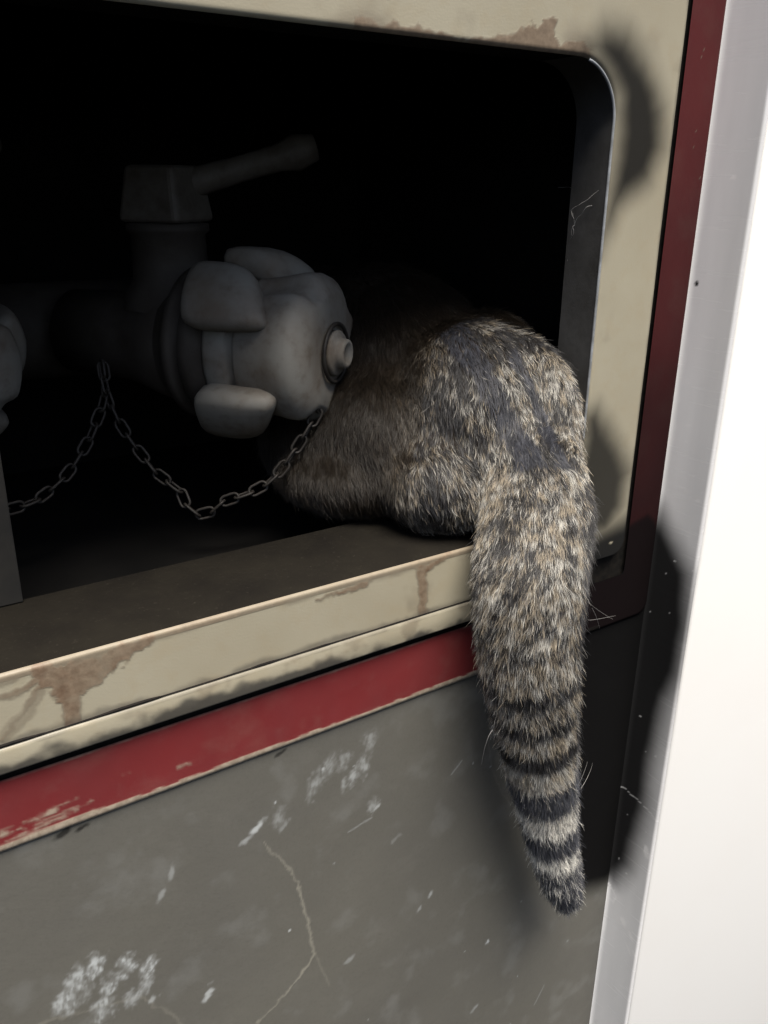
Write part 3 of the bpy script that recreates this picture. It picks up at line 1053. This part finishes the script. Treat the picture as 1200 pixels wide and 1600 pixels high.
def build_cat():
    bm = bmesh.new()

    def ell(c, r):
        g = bmesh.ops.create_icosphere(bm, subdivisions=4, radius=1)
        for v in g['verts']:
            v.co = Vector((c[0] + v.co.x * r[0], c[1] + v.co.y * r[1], c[2] + v.co.z * r[2]))
    for c, r in ELL: ell(c, r)
    P = np.array([t[0] for t in TAIL])
    Rr = np.array([t[1] for t in TAIL])
    d = np.r_[0, np.cumsum(np.linalg.norm(np.diff(P, axis=0), axis=1))]
    for s in np.linspace(0, d[-1], 90):
        c = [np.interp(s, d, P[:, i]) for i in range(3)]
        r = np.interp(s, d, Rr)
        g = bmesh.ops.create_icosphere(bm, subdivisions=3, radius=float(r))
        bmesh.ops.translate(bm, verts=g['verts'], vec=Vector(c))
    me = bpy.data.meshes.new('cat_raw')
    bm.to_mesh(me)
    bm.free()
    o = bpy.data.objects.new('cat_raw', me)
    COL.objects.link(o)
    md = o.modifiers.new('r', 'REMESH')
    md.mode = 'VOXEL'
    md.voxel_size = .0034
    sm = o.modifiers.new('s', 'SMOOTH')
    sm.factor = .5
    sm.iterations = 20
    dg = bpy.context.evaluated_depsgraph_get()
    me2 = bpy.data.meshes.new_from_object(o.evaluated_get(dg))
    bpy.data.objects.remove(o)
    me2.name = 'cat'
    me2.materials.clear()
    cat = link('tabby_cat', me2, SKIN)
    tag(cat, 'brown tabby cat seen from behind, ringed tail hanging over the cream sill', 'cat')
    return cat, P, d


cat, TP, TD = build_cat()


def grow_fur():
    me = cat.data
    me.calc_loop_triangles()
    nt = len(me.loop_triangles)
    tri = np.empty(nt * 3, np.int32)
    me.loop_triangles.foreach_get('vertices', tri)
    tri = tri.reshape(-1, 3)
    co = np.empty(len(me.vertices) * 3, np.float32)
    me.vertices.foreach_get('co', co)
    co = co.reshape(-1, 3).astype(float)
    no = np.empty(len(me.vertices) * 3, np.float32)
    me.vertices.foreach_get('normal', no)
    no = no.reshape(-1, 3).astype(float)
    A, B, Cc = co[tri[:, 0]], co[tri[:, 1]], co[tri[:, 2]]
    area = np.linalg.norm(np.cross(B - A, Cc - A), axis=1) / 2
    cen = (A + B + Cc) / 3
    # denser where it is seen: the tail and the rump; thin deep in the dark
    wgt = area * np.where(cen[:, 1] < 0.0, 2.3, np.where(cen[:, 1] < .12, 1.0, np.where(cen[:, 1] < .22, .35, .0)))
    N = 370000
    ti = rng.choice(nt, N, p=wgt / wgt.sum())
    u, v = rng.random(N), rng.random(N)
    f = u + v > 1
    u[f], v[f] = 1 - u[f], 1 - v[f]
    w = 1 - u - v
    P = w[:, None] * A[ti] + u[:, None] * B[ti] + v[:, None] * Cc[ti]
    Nn = w[:, None] * no[tri[ti, 0]] + u[:, None] * no[tri[ti, 1]] + v[:, None] * no[tri[ti, 2]]
    Nn /= np.linalg.norm(Nn, axis=1)[:, None]

    # position along the tail
    tl = np.full(N, 1e9)
    tpar = np.zeros(N)
    tdir = np.zeros((N, 3))
    for i in range(len(TP) - 1):
        a, b = TP[i], TP[i + 1]
        dd = b - a
        L2 = dd @ dd
        t = np.clip(((P - a) @ dd) / L2, 0, 1)
        q = np.linalg.norm(P - a - t[:, None] * dd, axis=1)
        mk = q < tl
        tl[mk] = q[mk]
        tpar[mk] = (TD[i] + t * math.sqrt(L2))[mk]
        tdir[mk] = dd / math.sqrt(L2)
    on_tail = sstep(.060, .092, tpar) * (tl < .037)
    base = TP[2]
    # body flow: back along the spine to the tail root, down over the flanks and haunches
    to_base = base - P
    to_base /= np.linalg.norm(to_base, axis=1)[:, None]
    down = np.array([-.25, -.35, -1.0])
    spine_x = .324
    off = np.clip(np.abs(P[:, 0] - spine_x) / .05, 0, 1)
    flow = to_base * (1.1 - .8 * off)[:, None] + down[None] * (.25 + .8 * off)[:, None]
    flow = flow * (1 - on_tail)[:, None] + tdir * (on_tail * 1.2)[:, None]
    # swirl
    sw = np.stack([fbm(P[:, 0] + P[:, 1], P[:, 2], .03, 101 + k) - .5 for k in range(3)], 1)
    flow = flow + sw * 1.1
    flow -= (flow * Nn).sum(1)[:, None] * Nn
    flow /= np.linalg.norm(flow, axis=1)[:, None] + 1e-9

    # clumps: cells over the surface, hairs lean to the middle of their cell at the tip
    def cells(cs):
        key = np.floor((P + sw * .006) / cs + rng.random(3)).astype(np.int64)
        kid = key[:, 0] * 73856093 ^ key[:, 1] * 19349663 ^ key[:, 2] * 83492791
        uq, iv = np.unique(kid, return_inverse=True)
        cnt = np.bincount(iv).astype(float)
        return np.stack([np.bincount(iv, P[:, i]) / cnt for i in range(3)], 1)[iv], rng.random((len(uq), 4))[iv]
    ctr, crand = cells(.0028)
    _, drand = cells(.0018)

    tail_len = np.interp(tpar, [0, .08, .18, .28, TD[-1]], [.0076, .0086, .0088, .0088, .0098])
    body_len = .0076 * (.85 + .3 * rng.random(N))
    L = np.where(on_tail > .5, tail_len, body_len) * (.75 + .45 * rng.random(N)) * (.88 + .24 * crand[:, 0])
    lift = np.where(on_tail > .5, .36, .20) * (.7 + .6 * rng.random(N)) + (crand[:, 1] - .5) * .20
    fluff = rng.random(N) < .035
    lift[fluff] += .35
    L[fluff] *= 1.25
    nK = 5
    pos = np.zeros((N, nK, 3))
    p = P.copy()
    pos[:, 0] = p
    jit = rng.normal(size=(N, 3)) * .13
    side = np.cross(Nn, flow)
    cturn = (crand[:, 2] - .5) * .7
    for k in range(1, nK):
        t = k / (nK - 1)
        dv = flow + side * (cturn * t)[:, None] + Nn * (lift * (1.25 - .85 * t))[:, None] + jit * (.6 + t)
        dv[:, 2] -= .12 * t
        dv /= np.linalg.norm(dv, axis=1)[:, None]
        p = p + dv * (L / (nK - 1))[:, None]
        # pull to the clump axis
        axp = ctr + (p - P)
        pos[:, k] = p + (axp - p) * (.62 * t ** 1.3)
    # keep the fur off the cabinet: nothing goes behind the wall face below the lip
    y_, z_ = pos[..., 1], pos[..., 2]
    hit = (z_ < Z_LIP + .001) & (y_ > -.0070) & (pos[..., 1] < .02) & (on_tail[:, None] > .3)
    pos[..., 1] = np.where(hit, -.0070 - .002 * rng.random((N, nK)), y_)
    hit2 = (pos[..., 2] < Z_LIP + .0012) & (pos[..., 1] >= -.004) & (pos[..., 1] < REVEAL_D)
    pos[..., 2] = np.where(hit2, Z_LIP + .0012 + .002 * rng.random((N, nK)), pos[..., 2])

    # ---------------- colour
    x, y, z = P[:, 0], P[:, 1], P[:, 2]
    TAN = np.array([.40, .345, .265])
    PALE = np.array([.58, .565, .52])
    BROWN = np.array([.135, .098, .062])
    DARK = np.array([.020, .0185, .0185])
    GREYB = np.array([.060, .060, .064])
    # body: dark wandering tabby bars + ticked brown ground
    wob = (fbm(x, y + z, .05, 120) - .5) * .06
    bars = np.sin((y * 1.0 - z * .55 + wob) * 2 * math.pi / .034 + 4 * fbm(x + 1, z + y, .03, 122))
    dark = sstep(.05, .75, bars) * .75
    dark = np.maximum(dark, sstep(.58, .72, fbm(x + y, z - y, .012, 123)) * .8)
    # coat markings along the back, surveyed and laid on the body
    def mark(px, w):
        q = []
        for p_ in px:
            d_ = Vector(at(p_[0], p_[1], 0) - CAM).normalized()
            ok, loc, nrm, fi = cat.ray_cast(Vector(CAM), d_)
            if ok: q.append(np.array(loc))
        best = np.full(N, 1e9)
        for a_, b_ in zip(q, q[1:]):
            dd = b_ - a_
            t_ = np.clip(((P - a_) @ dd) / (dd @ dd + 1e-12), 0, 1)
            best = np.minimum(best, np.linalg.norm(P - a_ - t_[:, None] * dd, axis=1))
        best = best + (fbm(x + y, z, .010, 140) - .5) * w * .8
        return 1 - sstep(w * .7, w * 1.25, best)
    spn = np.maximum(mark([(672, 478), (730, 548), (778, 620), (815, 690), (838, 742)], .0068), mark([(740, 490), (800, 560), (845, 640), (868, 700), (880, 760)], .0042))
    pal = np.maximum(mark([(700, 545), (745, 640), (790, 740)], .0085), mark([(815, 490), (860, 560), (888, 620)], .0095))
    pal = np.maximum(pal, .8 * mark([(640, 640), (700, 740), (720, 830)], .013))
    dark = np.maximum(dark * (1 - .75 * pal), spn * .93)
    for sp in [(690, 640), (745, 675), (655, 600), (625, 690), (668, 735), (600, 640), (585, 745), (705, 560), (645, 790), (695, 810), (560, 690), (610, 800), (720, 590)]:
        dark = np.maximum(dark, .95 * mark([sp, (sp[0] + 14, sp[1] + 22)], .0032))
    pick = .35 * rng.random(N) + .65 * drand[:, 0]
    light = np.where((crand[:, 3] < .5)[:, None], TAN, PALE)
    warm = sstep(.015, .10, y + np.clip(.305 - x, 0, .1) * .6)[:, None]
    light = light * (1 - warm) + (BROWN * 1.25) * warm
    deep = sstep(.035, .090, y + np.clip(.300 - x, 0, .1) * .8)  # painted light falloff: the coat darkens going into the cabinet
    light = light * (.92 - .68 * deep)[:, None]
    flank_shade = sstep(.035, .10, y + np.clip(.300 - x, 0, .1) * .6)  # shade on the left flank, put into the hair colour
    dark = np.clip(dark + .30 * flank_shade + .25 * deep, 0, 1)
    isdark = pick < (.48 + .48 * dark)
    # tail rings by height along the tail's axis: dark / light
    zz = TAILZ(tpar + (fbm(x, y + z, .006, 130) - .5) * .005)
    ring = np.zeros(N)
    for lo, hi, k in RINGS:
        ring = np.maximum(ring, k * sstep(lo - .0050, lo + .0030, -zz) * (1 - sstep(hi - .0030, hi + .0050, -zz)))
    mott = .36 + sstep(.44, .66, fbm(x * 1.3, z * .8 + y, .0075, 131)) * .38
    tdark = np.where(zz > -.004, np.maximum(mott * (1 - .35 * sstep(.0, .05, .05 - zz)), ring), np.maximum(ring, .12))
    # shade on the tail's right side, painted into the hair colour
    right_shade = sstep(.20, .70, (Nn * np.array([.85, -.20, .0])).sum(1)) * np.where(zz > .03, .98, .68)
    tdark = np.maximum(tdark, right_shade * (zz > -.17))
    pk = .35 * rng.random(N) + .65 * drand[:, 1]
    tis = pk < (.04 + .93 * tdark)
    low = sstep(.03, .12, -zz)[:, None]
    tl_col = np.where((crand[:, 3] < .5)[:, None], TAN * .95, PALE * .90) * (1 - low) + PALE * 1.35 * low
    OT = (on_tail > .5)
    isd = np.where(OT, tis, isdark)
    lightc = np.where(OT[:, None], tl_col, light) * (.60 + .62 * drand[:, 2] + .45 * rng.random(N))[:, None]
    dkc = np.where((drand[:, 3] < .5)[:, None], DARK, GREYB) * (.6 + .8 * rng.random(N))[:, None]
    dkc = np.where(((spn > .5) & ~OT)[:, None], np.array([.050, .053, .066]) * (.25 + 1.1 * drand[:, 2] + .5 * rng.random(N))[:, None], dkc)  # bluish sky sheen painted into the back stripes
    dkc = np.where((OT & (zz < -.05))[:, None], np.array([.080, .083, .096]) * (.5 + rng.random(N))[:, None], dkc)
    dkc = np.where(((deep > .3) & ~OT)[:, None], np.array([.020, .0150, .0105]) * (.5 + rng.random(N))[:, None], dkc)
    root = np.where(OT[:, None], np.array([.050, .047, .045]), np.array([.030, .024, .018]))
    root = np.where((OT & (zz < -.03))[:, None] & ~isd[:, None], np.array([.14, .13, .115]), root)
    tint = np.ones((N, nK, 4), np.float32)
    tippt = rng.random(N) < .22
    for k in range(nK):
        wk = [0, .08, .45, 1.0, 1.0][k]           # the pale band sits on the outer half of the hair
        lc = root * (1 - wk) + lightc * wk
        if k == nK - 1:
            lc = np.where(tippt[:, None], BROWN * .5, lc)
        cc = np.where(isd[:, None], dkc, lc)
        if k == 0: cc = root * .7
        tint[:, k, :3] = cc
    rad = np.zeros((N, nK), np.float32)
    rw = .000064 * (.75 + .5 * rng.random(N))
    for k, q in enumerate([.9, 1.0, 1.0, .75, .18]): rad[:, k] = rw * q

    cu = bpy.data.hair_curves.new('coat')
    cu.add_curves([nK] * N)
    cu.attributes['position'].data.foreach_set('vector', pos.astype(np.float32).ravel())
    ra = cu.attributes.get('radius') or cu.attributes.new('radius', 'FLOAT', 'POINT')
    ra.data.foreach_set('value', rad.ravel())
    ta = cu.attributes.new('tint', 'FLOAT_COLOR', 'POINT')
    ta.data.foreach_set('color', tint.ravel())
    cu.materials.append(FUR)
    o = bpy.data.objects.new('coat', cu)
    COL.objects.link(o)
    o.parent = cat
    tag(o, 'thick ticked brown and grey tabby fur')
    return o


# rings: distance below z = 0 on the tail's axis (m)
RINGS = [(-.046, -.036, .55), (-.018, -.005, .75), (.006, .0175, .85), (.030, .0435, .92), (.063, .087, .90), (.108, .129, .90), (.143, .215, .72)]
_tz = TP[:, 2]


def TAILZ(s):
    return np.interp(s, TD, _tz)


grow_fur()

# long stray hairs standing off the tail and caught in the gap on the right
hairs = [[(905, 928, -.02), (930, 950, -.012), (958, 968, -.006)], [(918, 968, -.03), (930, 968, -.02), (962, 962, -.008)], [(925, 950, -.03), (932, 965, -.028), (937, 982, -.025)],
         [(903, 1228, -.035), (912, 1208, -.036), (918, 1190, -.036)], [(908, 1232, -.035), (920, 1210, -.034), (926, 1192, -.034)], [(900, 762, -.03), (912, 788, -.03), (925, 815, -.03)],
         [(892, 716, -.02), (905, 726, -.02), (922, 738, -.02)], [(770, 1140, -.045), (760, 1160, -.045), (752, 1195, -.04)]]
cu = bpy.data.hair_curves.new('stray_hair')
cu.add_curves([7] * len(hairs))
HP = []
for h in hairs:
    q = np.array([at(*p) for p in h])
    t = np.linspace(0, 1, 7)
    b = ((1 - t) ** 2)[:, None] * q[0] + (2 * t * (1 - t))[:, None] * (2 * q[1] - .5 * q[0] - .5 * q[2]) + (t ** 2)[:, None] * q[2]
    HP.append(b)
cu.attributes['position'].data.foreach_set('vector', np.array(HP, np.float32).ravel())
ra = cu.attributes.get('radius') or cu.attributes.new('radius', 'FLOAT', 'POINT')
ra.data.foreach_set('value', np.tile(np.array([.00008, .00008, .00008, .00007, .00006, .00005, .00003], np.float32), len(hairs)))
cu.materials.append(STRAY)
so = bpy.data.objects.new('stray_hair', cu)
COL.objects.link(so)
so.parent = cat

# dusty cobweb strands in the corner of the reveal
web = [[(892, 330, .020), (905, 318, .012), (938, 296, .002)], [(895, 350, .020), (915, 322, .010), (944, 305, .001)], [(888, 420, .022), (893, 380, .022), (896, 330, .020)],
       [(890, 470, .022), (891, 430, .022), (893, 372, .021)], [(870, 290, .050), (892, 300, .030), (936, 292, .004)], [(893, 330, .020), (899, 345, .018), (893, 372, .020)]]
cu = bpy.data.hair_curves.new('cobweb')
cu.add_curves([7] * len(web))
HP = []
for h in web:
    q = np.array([at(*p) for p in h])
    t = np.linspace(0, 1, 7)
    HP.append(((1 - t) ** 2)[:, None] * q[0] + (2 * t * (1 - t))[:, None] * q[1] + (t ** 2)[:, None] * q[2] + rng.normal(size=(7, 3)) * .0006)
cu.attributes['position'].data.foreach_set('vector', np.array(HP, np.float32).ravel())
ra = cu.attributes.get('radius') or cu.attributes.new('radius', 'FLOAT', 'POINT')
ra.data.foreach_set('value', np.tile(np.array([.00005, .0001, .00005, .00014, .00006, .0001, .00004], np.float32), len(web)))
cu.materials.append(STRAY)
wo = bpy.data.objects.new('cobweb', cu)
COL.objects.link(wo)
cabpart(wo)
